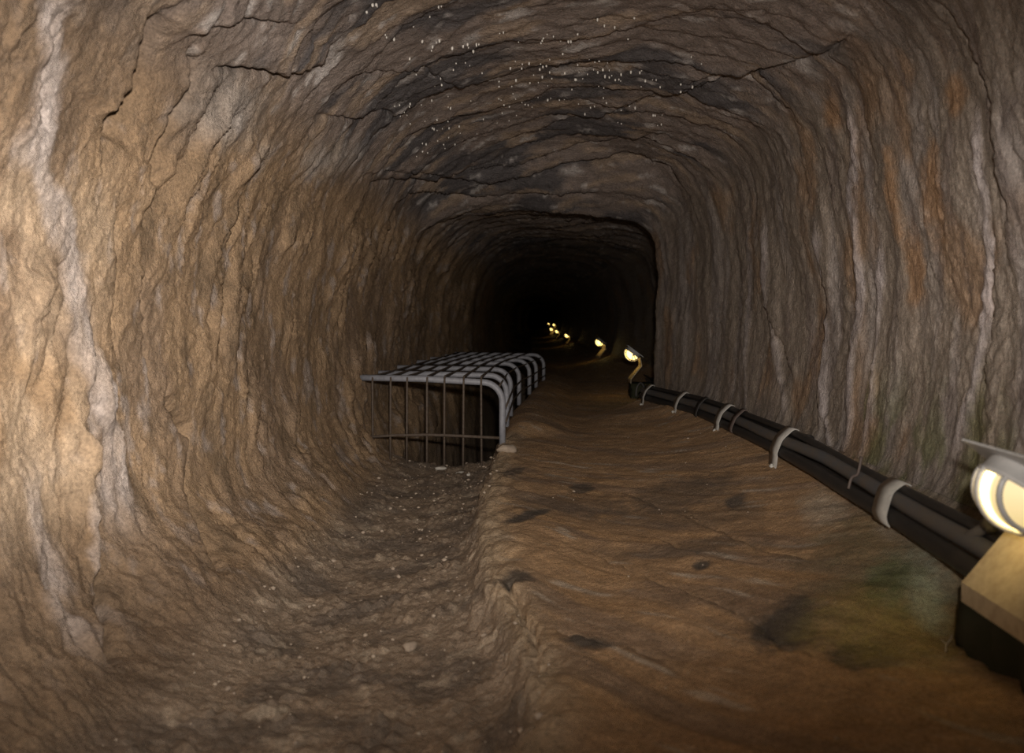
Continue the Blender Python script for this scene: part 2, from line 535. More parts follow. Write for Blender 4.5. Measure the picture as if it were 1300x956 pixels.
def relief(P, T):
    """height of the rock over the base surface (towards the air) and its colour (mineral, plus flash falloff painted on the near left wall); P (n,m,3), T loop value"""
    X, Y, Z = (P[..., k].astype(np.float32) for k in range(3))
    t = np.broadcast_to(T[None, :], X.shape)
    wl = sstep(6.8, 7.6, t) * (1 - sstep(11.0, 11.7, t))
    wr = 1 - sstep(2.7, 3.5, t) + sstep(17.8, 18.0, t)
    wf = sstep(11.0, 11.7, t) * (1 - sstep(17.8, 18.0, t))
    wc = np.clip(1 - wl - wr - wf, 0, 1)
    h = np.zeros(X.shape, np.float32)
    # large swells everywhere
    h += 0.045 * pn(X * 1.3, Y * 1.1, Z * 1.3, 1) * (1 - 0.8 * wf)
    h += 0.018 * pn(X * 3.1, Y * 3.1, Z * 3.1, 2) * (1 - 0.6 * wf)
    # warped coordinates
    wx = 0.05 * pn(X * 4, Y * 4, Z * 4, 8); wy = 0.05 * pn(X * 4, Y * 4, Z * 4, 9)
    # left wall: chiselled scales, longer than wide, leaning with the bedding
    if wl.max() > 0.001:
        ww = 0.030 * pn(X * 9, Y * 9, Z * 9, 16) + 0.014 * pn(X * 22, Y * 22, Z * 22, 17)
        q = Y - 0.30 * np.clip(Z, 0, 2) + 0.12 * np.clip(-Z, 0, 1) + wy + ww
        zz = Z + 1.6 * ww
        b1 = np.abs(pn(X * 4, q * 9, zz * 2.6, 11))
        b2 = np.abs(pn(X * 8, q * 22, zz * 6.0, 12))
        b4 = np.abs(pn(X * 16, q * 48, zz * 15, 18))
        b3 = fbm(X * 30, q * 75, zz * 42, 2, 13)
        gate = 0.25 + 1.0 * sstep(-0.3, 0.4, pn(X * 2.5, Y * 2.7, Z * 2.7, 14))
        g2 = sstep(-0.25, 0.3, pn(X * 6, Y * 7, Z * 6, 19))
        h += wl * (gate * (0.040 * b1 + 0.034 * b2 * (0.35 + 0.65 * g2)) + 0.014 * b4 * (1.1 - 0.6 * g2) + 0.0042 * b3 - 0.018)
        saw = np.mod(q * 2.3 + 0.6 * pn(X * 2, Y * 2, Z * 1.2, 15), 1.0)
        h += wl * gate * 0.022 * (saw - sstep(0.88, 1.0, saw) * 1.0 - 0.4)
    # right wall: smooth flowstone curtains running down
    if wr.max() > 0.001:
        ww = 0.022 * pn(X * 8, Y * 9, Z * 6, 25) + 0.010 * pn(X * 22, Y * 22, Z * 18, 26)
        q = Y - 0.15 * np.clip(Z, 0, 2) + 0.6 * wy + ww
        b1 = np.abs(pn(X * 2, q * 7, Z * 1.5, 21))
        b2 = np.abs(pn(X * 4, q * 19, Z * 4.0, 22))
        b4 = np.abs(pn(X * 10, q * 42, Z * 13.0, 27))
        b3 = fbm(X * 24, q * 70, Z * 30, 2, 23)
        g2 = 0.3 + 0.7 * sstep(-0.25, 0.35, pn(X * 4, Y * 4, Z * 2.5, 28))
        h += wr * (0.022 * b1 + 0.014 * b2 * g2 + 0.013 * b4 * (1.25 - g2) + 0.0036 * b3 - 0.012)
        up = sstep(0.2, 0.7, Z)
        h += wr * up * (0.010 * np.abs(pn(X * 12, Y * 14, Z * 12, 24)))
    # vault: thin tilted beds, broken edges
    if wc.max() > 0.001:
        q = Y + 0.42 * X + wy * 1.2
        s1 = np.mod(q * 2.3 + 0.5 * pn(X * 1.6, Y * 1.2, Z, 31), 1.0)
        s2 = np.mod(q * 6.3 + 0.9 * pn(X * 2.2, Y * 2, Z, 32), 1.0)
        g2 = sstep(-0.1, 0.3, pn(X * 2, Y * 2.2, Z * 2, 33))
        h += wc * (0.030 * (s1 - sstep(0.90, 1.0, s1)) + 0.016 * g2 * (s2 - sstep(0.86, 1.0, s2)))
        ww = 0.02 * pn(X * 10, Y * 10, Z * 10, 36)
        b2 = np.abs(pn(X * 8, (q + ww) * 22, Z * 8, 34))
        b3 = fbm(X * 26, (q + ww) * 55, Z * 26, 3, 35)
        h += wc * (0.020 * b2 + 0.0050 * b3 - 0.012)
    # floor
    ridge = np.zeros(X.shape, np.float32)
    slab = sstep(13.75, 14.15, t) * (wf > 0)
    if wf.max() > 0.001:
        q = Y + 1.05 * X + 0.8 * wy
        s1 = np.mod(q * 2.6 + 0.5 * pn(X * 1.7, Y * 1.7, 0 * Z, 41), 1.0)
        g1 = sstep(-0.1, 0.3, pn(X * 2.3, Y * 2.3, Z * 0, 42))
        slabh = 0.009 * g1 * (s1 - sstep(0.9, 1.0, s1)) + 0.0045 * pn(X * 6, q * 16, Z * 0, 43) + 0.002 * pn(X * 20, q * 45, Z * 0, 44)
        r1 = np.abs(pn(X * 27, Y * 25, Z * 0, 45)); r2 = fbm(X * 50, Y * 48, Z * 0, 2, 46); r3 = pn(X * 7, Y * 7, Z * 0, 47)
        rub = 0.014 * r3 + 0.020 * (r1 - 0.25) * (0.5 + sstep(-.2, .4, r3)) + 0.0045 * r2
        h += wf * (slab * slabh + (1 - slab) * rub)
        ridge = np.exp(-((t - 13.95) / 0.28) ** 2) * (wf > 0.5) * (Y < 4.9)
        h += ridge * (0.03 * pn(X * 9, Y * 7, Z * 3, 48) + 0.014 * np.abs(pn(X * 22, Y * 20, Z * 9, 49)))
    # ---- colours (linear albedo)
    n1 = fbm(X * 2.2, Y * 2.2, Z * 1.4, 3, 51)
    n2 = fbm(X * 7, Y * 9, Z * 4, 3, 52)
    c = np.zeros(X.shape + (3,), np.float32)
    cl = np.broadcast_to(np.array([0.325, 0.215, 0.125], np.float32), c.shape)
    cl = lerp3(cl, (0.255, 0.172, 0.108), sstep(0.0, 0.5, n1))
    cl = lerp3(cl, (0.18, 0.12, 0.07), sstep(0.05, 0.6, n2) * 0.8)
    cl = lerp3(cl, (0.40, 0.33, 0.29), sstep(0.25, 0.7, fbm(X * 8, Y * 15, Z * 7, 4, 53)) * 0.6)
    cl = lerp3(cl, (0.145, 0.094, 0.056), (1 - sstep(2.0, 2.5, Y + 0.4 * n1)) * sstep(0.30, 0.60, np.abs(Z + 0.04 + 0.2 * n1)) * 0.85)  # flash falloff painted in: near wall browner towards top and bottom
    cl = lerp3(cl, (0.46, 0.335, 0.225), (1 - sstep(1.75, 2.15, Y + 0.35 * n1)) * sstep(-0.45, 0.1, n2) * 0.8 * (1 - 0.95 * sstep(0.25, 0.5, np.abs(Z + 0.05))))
    cr = np.broadcast_to(np.array([0.205, 0.165, 0.132], np.float32), c.shape)
    qs = Y + 0.4 * wy
    st = fbm(X * 2, qs * 6.5, Z * 0.8, 3, 54)
    cr = lerp3(cr, (0.27, 0.235, 0.22), sstep(0.0, 0.6, st) * 0.6 * (1 - 0.5 * sstep(0.5, 0.9, Z)))
    cr = lerp3(cr, (0.24, 0.155, 0.095), sstep(0.15, 0.6, fbm(X * 3, qs * 4, Z * 2, 3, 55)) * 0.8)
    cr = lerp3(cr, (0.13, 0.10, 0.088), sstep(0.15, 0.6, fbm(X * 6, qs * 16, Z * 4, 4, 56)) * 0.6)
    cr = lerp3(cr, (0.12, 0.125, 0.055), sstep(-0.15, 0.35, n2) * sstep(-0.05, -0.4, Z) * (Y < 2.7) * 0.75)
    q = Y + 0.42 * X + wy
    cc = np.broadcast_to(np.array([0.235, 0.185, 0.157], np.float32), c.shape)
    cc = lerp3(cc, (0.11, 0.097, 0.096), sstep(-0.05, 0.35, fbm(X * 1.6, q * 4, Z, 3, 57)))
    cc = lerp3(cc, (0.38, 0.28, 0.20), sstep(0.15, 0.55, fbm(X * 2.6, q * 8, Z * 2, 3, 58)) * 0.75)
    cc = lerp3(cc, (0.58, 0.53, 0.50), sstep(0.35, 0.7, fbm(X * 6, q * 14, Z * 5, 3, 59)) * 0.65)
    cs = np.broadcast_to(np.array([0.375, 0.235, 0.128], np.float32), c.shape)
    q = Y + 1.05 * X + wy
    cs = lerp3(cs, (0.27, 0.18, 0.115), sstep(0.0, 0.4, fbm(X * 2, q * 5, Z * 0, 3, 60)) * 0.9)
    cs = lerp3(cs, (0.42, 0.25, 0.12), sstep(0.1, 0.6, fbm(X * 3, q * 6, Z * 0, 4, 61)) * 0.55)
    cs = lerp3(cs, (0.46, 0.38, 0.30), sstep(0.38, 0.7, fbm(X * 5, q * 16, Z * 0, 3, 62)) * 0.7)
    cg = np.broadcast_to(np.array([0.285, 0.212, 0.15], np.float32), c.shape)
    cg = lerp3(cg, (0.185, 0.142, 0.107), sstep(-0.1, 0.4, fbm(X * 5, Y * 6, Z * 0, 3, 63)))
    cg = lerp3(cg, (0.44, 0.35, 0.26), sstep(0.3, 0.65, fbm(X * 10, Y * 13, Z * 0, 3, 64)) * 0.7)
    cfl = cs * slab[..., None] + cg * (1 - slab[..., None])
    cfl = lerp3(cfl, (0.36, 0.265, 0.17), ridge * 0.75)
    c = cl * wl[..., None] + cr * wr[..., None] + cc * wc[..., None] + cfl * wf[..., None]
    return h, c, (wl, wc, wr, wf)


# cracks traced on each surface: points, width, depth, step, reach
CRACKS = {
    'left': [
        ([(200, 20), (188, 50), (176, 85), (165, 112), (150, 150), (139, 168)], .034, .17, .08, .2),
        ([(245, 60), (232, 108), (215, 150), (203, 195), (194, 245), (188, 275)], .020, .10, .05, .16),
        ([(62, 0), (52, 60), (50, 130), (48, 165)], .012, .03, .02, .12),
        ([(205, 510), (216, 540), (236, 552), (232, 600), (246, 660), (276, 720)], .024, .11, .05, .16),
        ([(150, 250), (147, 330), (140, 400), (152, 470)], .010, .02, .015, .1),
        ([(112, 640), (118, 720), (122, 790), (124, 850)], .018, .08, .03, .12),
        ([(330, 180), (305, 250), (290, 320)], .010, .02, .015, .1),
        ([(180, 330), (178, 420), (190, 500)], .010, .02, .012, .1),
    ],
    'ceiling': [
        ([(470, 236), (540, 229), (620, 224), (700, 212), (760, 202), (800, 191), (830, 200), (850, 214)], .030, .07, .09, .4),
        ([(455, 225), (560, 214), (650, 202), (690, 190), (760, 176), (850, 160)], .020, .03, .03, .2),
        ([(505, 262), (600, 252), (700, 246), (760, 250)], .035, .06, .06, .3),
        ([(640, 172), (690, 158), (760, 142), (850, 118), (930, 92), (1000, 80)], .014, .03, .03, .15),
        ([(735, 122), (780, 130), (850, 112), (900, 96)], .012, .03, .02, .12),
        ([(435, 95), (500, 88), (540, 86), (580, 104)], .010, .025, .012, .1),
        ([(400, 145), (452, 148), (462, 152), (485, 142), (520, 152)], .012, .03, .015, .1),
        ([(270, 85), (330, 82), (365, 84), (400, 70), (418, 50)], .014, .07, .05, .16),
        ([(735, 83), (765, 86), (775, 78)], .008, .02, .01, .08),
        ([(800, 82), (835, 90), (850, 84)], .008, .02, .01, .08),
        ([(850, 95), (930, 90), (990, 82), (1040, 70), (1080, 45)], .012, .03, .02, .1),
        ([(230, 40), (262, 22), (300, 14), (360, 14)], .012, .03, .03, .12),
    ],
    'right': [
        ([(1180, 12), (1200, 34), (1222, 70), (1236, 100), (1252, 140), (1262, 190), (1266, 235), (1268, 290)], .012, .06, .03, .14),
        ([(990, 130), (1008, 148), (1018, 168)], .012, .03, .02, .1),
        ([(905, 85), (935, 92), (965, 115), (990, 135)], .012, .03, .02, .1),
        ([(1030, 540), (1032, 500), (1036, 440), (1045, 380), (1042, 320)], .010, .012, .02, .14),
        ([(968, 380), (985, 430), (1000, 480)], .010, .012, .015, .1),
        ([(1228, 500), (1232, 450), (1240, 380), (1246, 300)], .010, .012, .015, .1),
    ],
    'floor': [
        ([(640, 577), (628, 620), (622, 655), (628, 700), (645, 745), (672, 800), (690, 860)], .012, .03, .0, .1),
        ([(690, 690), (760, 704), (850, 742), (950, 786)], .012, .012, .018, .12),
        ([(790, 625), (880, 655), (960, 690), (1040, 705)], .014, .012, .016, .14),
        ([(700, 800), (800, 822), (880, 845)], .010, .012, .014, .1),
        ([(830, 680), (890, 706), (960, 716)], .010, .01, .010, .1),
        ([(880, 750), (960, 790), (1000, 820), (1080, 845)], .010, .01, .012, .1),
    ],
}
RANGES = {'left': (6.4, 11.9), 'ceiling': (3.0, 7.3), 'right': (0.0, 4.2), 'floor': (11.0, 18.0)}


def blotch(P, c, px, py, key, rx, ry, ang, target, w=0.85, soft=0.35, seed=70):
    """a stain of its own shape on the rock: centre from the photograph, size in metres on the surface"""
    p0 = spot3(px, py, *RANGES[key])
    if key == 'floor':
        a = P[..., 0] - p0[0]; b = P[..., 1] - p0[1]
    else:
        a = P[..., 1] - p0[1]; b = P[..., 2] - p0[2]
    ca, sa = math.cos(ang), math.sin(ang)
    u = (a * ca + b * sa) / rx; v = (-a * sa + b * ca) / ry
    r = np.sqrt(u * u + v * v)
    near_ = r < 3
    k = np.zeros(r.shape, np.float32)
    if near_.any():
        Q = P[near_]
        rr = r[near_] + 0.35 * pn(Q[:, 0] * 16, Q[:, 1] * 16, Q[:, 2] * 16, seed) + 0.2 * pn(Q[:, 0] * 45, Q[:, 1] * 45, Q[:, 2] * 45, seed + 1)
        k[near_] = (1 - sstep(1 - soft, 1 + soft, rr)) * w
    return lerp3(c, target, k), k


def streak(P, c, pts, key, half, target, w):
    line = np.array([spot3(px, py, *RANGES[key]) for px, py in pts])
    o = np.argsort(line[:, 2])
    zc = P[..., 2]
    yc = np.interp(zc, line[o, 2], line[o, 1])
    fade = sstep(line[:, 2].min() - .12, line[:, 2].min() + .05, zc) * (1 - sstep(line[:, 2].max() - .05, line[:, 2].max() + .12, zc))
    wob = 0.03 * pn(P[..., 0] * 5, P[..., 1] * 12, zc * 5, 81) + 0.015 * pn(P[..., 0] * 9, P[..., 1] * 40, zc * 9, 82)
    d = np.abs(P[..., 1] + wob - yc)
    inside = (1 - sstep(half * 0.4, half * 1.25, d)) * fade * (P[..., 0] * (1 if key == 'right' else -1) > 0.3)
    tex = 0.75 + 0.35 * pn(P[..., 0] * 8, P[..., 1] * 40, zc * 8, 83)
    return lerp3(c, target, np.clip(inside * w * tex, 0, 1)), inside


def make_surface(name, key, t0, t1, ds, mat):
    T = columns(t0, t1, ds)
    P = surface(YS, T)
    N = normals_of(P)
    mid = P.mean(axis=1, keepdims=True)
    sgn = np.sign(np.sum(N * (np.array([0, 0, 0.1]) * [1, 0, 1] + np.array([0, 1, 0]) * P - P), axis=-1).mean())
    N = N * sgn
    h, c, W = relief(P, T)
    for k in CRACKS:
        for (pts, wd, dp, stp, rch) in CRACKS[k]:
            tt = [spot(px, py, *RANGES[k])[1] for px, py in pts[:: max(1, len(pts) // 3)]]
            if max(tt) < t0 - 0.8 or min(tt) > t1 + 0.8: continue
            h = crack(P, h, pts, *RANGES[k], wd, dp, stp, rch)
    return T, P, N, h, c


def finish(name, P, N, h, c, mat):
    h = np.where(P[..., 1] < 12, h, h * 0.8)
    V = P + N * h[..., None]
    return build_mesh(name, V, c, mat), V


TR, TC, TL, TF = 0.0, 3.35, 6.75, 11.35
DS = 0.0048
# right wall
T, P, N, h, c = make_surface('wall_right', 'right', TR, TC, DS, M['right'])
MAUVE = (0.40, 0.35, 0.345)
for pts, hw, w in (([(1075, 170), (1078, 240), (1085, 300), (1088, 380), (1078, 460), (1065, 560)], .035, .95),
                   ([(1040, 300), (1042, 360), (1040, 440), (1036, 520), (1040, 570)], .03, .8),
                   ([(1232, 180), (1240, 260), (1238, 330), (1226, 420), (1212, 480), (1200, 540)], .022, .9),
                   ([(965, 300), (970, 360), (978, 420), (985, 470), (990, 520)], .035, .5),
                   ([(945, 300), (948, 380), (950, 460), (948, 520)], .04, .5),
                   ([(1110, 330), (1108, 420), (1100, 500), (1090, 560)], .02, .6)):
    c, k = streak(P, c, pts, 'right', hw, MAUVE, w)
    h += 0.008 * k
for px, py, rx, ry in ((1150, 340, .05, .12), (1180, 250, .08, .12), (1130, 250, .04, .12), (1050, 150, .06, .05), (1200, 130, .04, .05)):
    c, k = blotch(P, c, px, py, 'right', rx, ry, 0, (0.30, 0.17, 0.085), .75, .5, 70)
for px, py, rx, ry in ((1215, 560, .05, .16), (1100, 570, .05, .08), (1225, 650, .12, .12)):
    c, k = blotch(P, c, px, py, 'right', rx, ry, 0, (0.13, 0.125, 0.05), .7, .6, 72)
wall_right, _ = finish('wall_right', P, N, h, c, M['right'])
# vault
T, P, N, h, c = make_surface('ceiling', 'ceiling', TC, TL, DS, M['ceil'])
ceiling, VC = finish('ceiling', P, N, h, c, M['ceil'])
# left wall
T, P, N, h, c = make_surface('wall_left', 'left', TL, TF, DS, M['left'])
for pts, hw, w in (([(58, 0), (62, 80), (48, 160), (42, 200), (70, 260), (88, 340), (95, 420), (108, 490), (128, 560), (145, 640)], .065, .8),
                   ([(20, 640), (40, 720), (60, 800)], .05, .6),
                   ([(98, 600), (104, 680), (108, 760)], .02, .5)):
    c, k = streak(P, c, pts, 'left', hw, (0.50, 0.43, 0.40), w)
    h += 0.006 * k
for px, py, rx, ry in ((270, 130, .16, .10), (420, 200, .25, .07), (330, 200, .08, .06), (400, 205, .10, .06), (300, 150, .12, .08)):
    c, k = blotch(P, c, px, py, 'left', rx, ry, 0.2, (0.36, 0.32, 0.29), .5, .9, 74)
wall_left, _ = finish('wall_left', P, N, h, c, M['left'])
# floor
T, P, N, h, c = make_surface('floor', 'floor', TF, 18.0, DS, M['floor'])
DARK = (0.085, 0.07, 0.057)
for px, py, rx, ry, ang, w in ((668, 656, .12, .045, 1.0, .95), (650, 637, .04, .07, 0, .9), (655, 735, .05, .06, .0, .85), (752, 817, .06, .032, -.5, .95),
                               (1000, 783, .115, .058, .95, .95), (1088, 825, .06, .07, -.2, .85), (740, 620, .05, .10, 0, .85), (648, 598, .05, .12, 0, .8),
                               (935, 632, .035, .09, -.2, .9), (893, 717, .022, .032, 0, .95), (860, 625, .20, .22, -.5, .6), (720, 640, .2, .16, -.3, .5), (850, 655, .3, .14, -.6, .45),
                               (905, 690, .14, .05, -.5, .5), (830, 700, .2, .05, -.6, .45), (1060, 740, .10, .05, -.2, .45)):
    c, k = blotch(P, c, px, py, 'floor', rx, ry, ang, DARK, w, .4, 76)
    h -= 0.004 * k
for px, py, rx, ry, tg, w in ((1120, 690, .16, .30, (0.20, 0.165, 0.095), .65), (1130, 790, .15, .16, (0.25, 0.20, 0.06), .6), (1150, 720, .07, .11, (0.34, 0.37, 0.29), .5),
                              (1130, 735, .05, .10, (0.10, 0.12, 0.045), .75), (1170, 760, .03, .08, (0.34, 0.37, 0.28), .5),
                              (1040, 640, .05, .16, (0.42, 0.36, 0.28), .5), (1130, 665, .04, .1, (0.42, 0.34, 0.26), .5)):
    c, k = blotch(P, c, px, py, 'floor', rx, ry, -0.2, tg, w, .6, 78 + px % 7)
    fine = sstep(-0.1, 0.25, pn(P[..., 0] * 45, P[..., 1] * 45, 0 * P[..., 2], 86))
    c = lerp3(c, tg, k * fine * 0.6)
floor, VF = finish('floor', P, N, h, c, M['floor'])
TFLOOR = T


def floor_z(x, y):
    """height of the finished floor at (x, y), world"""
    i = int(np.argmin(np.abs(YS - y)))
    row = VF[i]
    j = int(np.argmin(np.abs(row[:, 0] - x) + np.where(row[:, 2] < -1.2, 5, 0)))
    return float(row[j, 2]) + HC


# ------------------------------------------------------------------ calcite nubs under the vault, pebbles on the floor
def blob(bm, p, r, sq=(1, 1, 1), sub=1):
    res = bmesh.ops.create_icosphere(bm, subdivisions=sub, radius=1.0)
    rot = Matrix.Rotation(random.uniform(0, 6.28), 3, 'Z')
    for v in res['verts']:
        d = v.co * (1 + random.uniform(-.18, .18))
        v.co = Vector(p) + rot @ Vector((d.x * r * sq[0], d.y * r * sq[1], d.z * r * sq[2]))


bm = bmesh.new()
ok = np.argwhere((VC[..., 1] > 2.4) & (VC[..., 1] < 4.4) & (VC[..., 0] > -0.75) & (VC[..., 0] < 0.55))
for cl in range(60):
    i0, j0 = ok[rng.integers(len(ok))]
    for k in range(int(rng.integers(2, 8))):
        i = int(np.clip(i0 + rng.integers(-5, 6), 0, len(YS) - 1)); j = int(np.clip(j0 + rng.integers(-26, 27), 0, VC.shape[1] - 1))
        p = VC[i, j].copy(); p[2] += HC
        r = random.uniform(.0022, .0050)
        blob(bm, (p[0], p[1], p[2] - r * 0.9), r, (1, 1, random.uniform(1.2, 2.4)))
nubs = link_bm('calcite_nub', bm, M['nub'], ceiling)
nubs['kind'] = 'stuff'

bm = bmesh.new()
for k in range(520):
    y = random.uniform(1.2, 4.75)
    x = random.uniform(-0.95, 0.0 if y < 2 else -0.25)
    if random.random() < 0.05: x = random.uniform(0.0, 0.8)
    r = random.choice([.002, .003, .003, .004, .004, .006, .009]) * random.uniform(.7, 1.2)
    blob(bm, (x, y, floor_z(x, y) + r * 0.2), r, (1, random.uniform(.7, 1.3), random.uniform(.5, .8)))
peb = link_bm('loose_gravel', bm, M['pebble'], floor)
peb['kind'] = 'stuff'

# ------------------------------------------------------------------ cables along the right wall
# bundle centre line: y, x, z (relative to the lens)
BUN = [(1.36, .845, -.47), (1.62, .842, -.452), (2.0, .858, -.447), (2.43, .872, -.447), (3.0, .878, -.437), (3.5, .876, -.44), (4.0, .868, -.448),
       (4.6, .825, -.455), (5.2, .75, -.465), (5.75, .665, -.475), (6.3, .77, -.52), (7.0, 1.0, -.555), (7.8, 1.02, -.58), (9.4, 1.0, -.60)]
_by = np.array([b[0] for b in BUN]); _bx = np.array([b[1] for b in BUN]); _bz = np.array([b[2] for b in BUN])


def bun(y):
    return float(np.interp(y, _by, _bx)), float(np.interp(y, _by, _bz))


def cable(offs, r, y0, y1, mat, label, name='electric_cable', wob=0.003, seg=12):
    """offs: list of (y, dx, dz) from the bundle centre"""
    oy = [o[0] for o in offs]
    pts = []
    y = y0
    ph = random.uniform(0, 6)
    while y <= y1 + 1e-6:
        x, z = bun(y)
        dx = np.interp(y, oy, [o[1] for o in offs]); dz = np.interp(y, oy, [o[2] for o in offs])
        pts.append((x + dx + wob * math.sin(y * 5 + ph), y, z + HC + dz + wob * math.sin(y * 4.1 + ph * 2)))
        y += 0.09
    bm = bmesh.new()
    tube(bm, catmull(pts, 3), r, seg)
    o = link_bm(name, bm, mat)
    tag(o, label, 'cable', 'cables along the foot of the right wall')
    return o


cable([(1.3, -.022, -.022), (2.6, -.022, -.024), (3.0, -.024, -.036), (9, -.024, -.036)], .0205, 1.45, 9.3, M['cable'],
      'thick black lower cable lying on the floor edge, lowest and nearest to the walkway')
cable([(1.3, .006, .014), (2.6, .004, .013), (3.0, -.010, .003), (9, -.010, .003)], .0205, 1.45, 9.3, M['conduit'],
      'thick grey conduit resting on top of the lowest black cable')
cable([(1.3, .030, .036), (3.0, .013, .037), (9, .012, .036)], .0125, 1.40, 9.3, M['cable'],
      'thin black cable along the top of the bundle against the rock')
cable([(2.85, .052, .030), (3.0, .036, .020), (9, .033, .014)], .017, 2.9, 9.3, M['cable'],
      'black cable cut short behind the broad strap, at the back of the bundle')
cable([(1.3, .038, -.008), (3.0, .030, -.028), (9, .032, -.028)], .015, 1.5, 9.3, M['cable'],
      'black cable hidden low at the back between the conduit and the rock')


def strap_profile(y, out=0.006, n=22):
    """outline over the front and top of the bundle, in the plane at y"""
    x, z = bun(y)
    cs = [(-.024, -.036, .0205), (-.010, .003, .0205), (.013, .037, .0125)] if y > 2.6 else [(-.022, -.026, .0205), (.004, .014, .0205), (.022, .036, .010)]
    a0, a1 = math.radians(205), math.radians(55)
    pts = []
    for k in range(n + 1):
        a = a0 + (a1 - a0) * k / n
        d = Vector((math.cos(a), math.sin(a)))
        best = max(d.x * c0 + d.y * c1 + r for c0, c1, r in cs)
        pts.append((a, best + out))
    # support function -> envelope points
    res = []
    for i, (a, s) in enumerate(pts):
        j0, j1 = max(0, i - 1), min(n, i + 1)
        ds = (pts[j1][1] - pts[j0][1]) / (pts[j1][0] - pts[j0][0])
        res.append((x + s * math.cos(a) - ds * math.sin(a), y, z + HC + s * math.sin(a) + ds * math.cos(a)))
    return res


def strap(y, w, label, mat='strap', bolt=True, slant=0.0, name='cable_strap'):
    x, z = bun(y)
    base = strap_profile(y)
    foot = base[0]
    root = empty(name, (foot[0], y, foot[2]))
    bm = bmesh.new()
    pts = [Vector((p[0] - foot[0], (p[2] - foot[2]) * slant, p[2] - foot[2])) for p in base]
    fz = floor_z(foot[0] - .02, y) - foot[2]
    if bolt:
        pts = [Vector((-0.012, -0.012, fz - .004)), Vector((-0.006, -.006, fz * .5))] + pts[1:]
    ribbon(bm, catmull(pts, 3), (0, w / 2, 0), 0.003)
    link_bm('band', bm, M[mat], root)
    if bolt:
        bm = bmesh.new()
        c = Vector((-0.018, -.030, fz + .006))
        tube(bm, [c + Vector((0, 0, -.02)), c + Vector((0, 0, .008))], .0045, 8)
        tube(bm, [c + Vector((0, 0, -.003)), c + Vector((0, 0, .004))], .0095, 6)
        link_bm('bolt', bm, M['bolt'], root, smooth=False)
    tag(root, label, 'strap', 'straps over the cable bundle')
    return root


strap(2.0, .085, 'broad pale strap over the two thick cables nearest to the big lit lamp', bolt=False, slant=.75)
strap(3.02, .10, 'grey flat strap where the grey conduit leaves the bundle, second from the near lamp', slant=-.12)
strap(4.0, .11, 'grey flat strap midway along the bundle, right before the thin brown band', slant=-.12)
strap(4.85, .12, 'grey flat strap fourth from the near lamp, beyond the midway strap', slant=-.1)
strap(5.6, .12, 'farthest grey strap over the cables beside the dark recess', slant=-.1)
strap(3.72, .07, 'thin dark brown band round the cables beside the midway grey strap', mat='tape', bolt=False, slant=-.1, name='cable_band')
strap(4.42, .08, 'black tape wound round the cable bundle between two grey straps', mat='cable', bolt=False, name='cable_band')
bm = bmesh.new()
x, z = bun(2.28)
pts = [(-.012, .0, .078), (-.022, -.01, .045), (-.030, -.016, .030), (-.046, -.02, .022), (-.058, -.03, -.006)]
tube(bm, catmull(pts, 4), .004, 8)
o = link_bm('wire_hook', bm, M['tape'])
o.location = (x + .012, 2.28, z + HC)
tag(o, 'small dark wire hook lying over the grey conduit before the pale strap', 'hook')


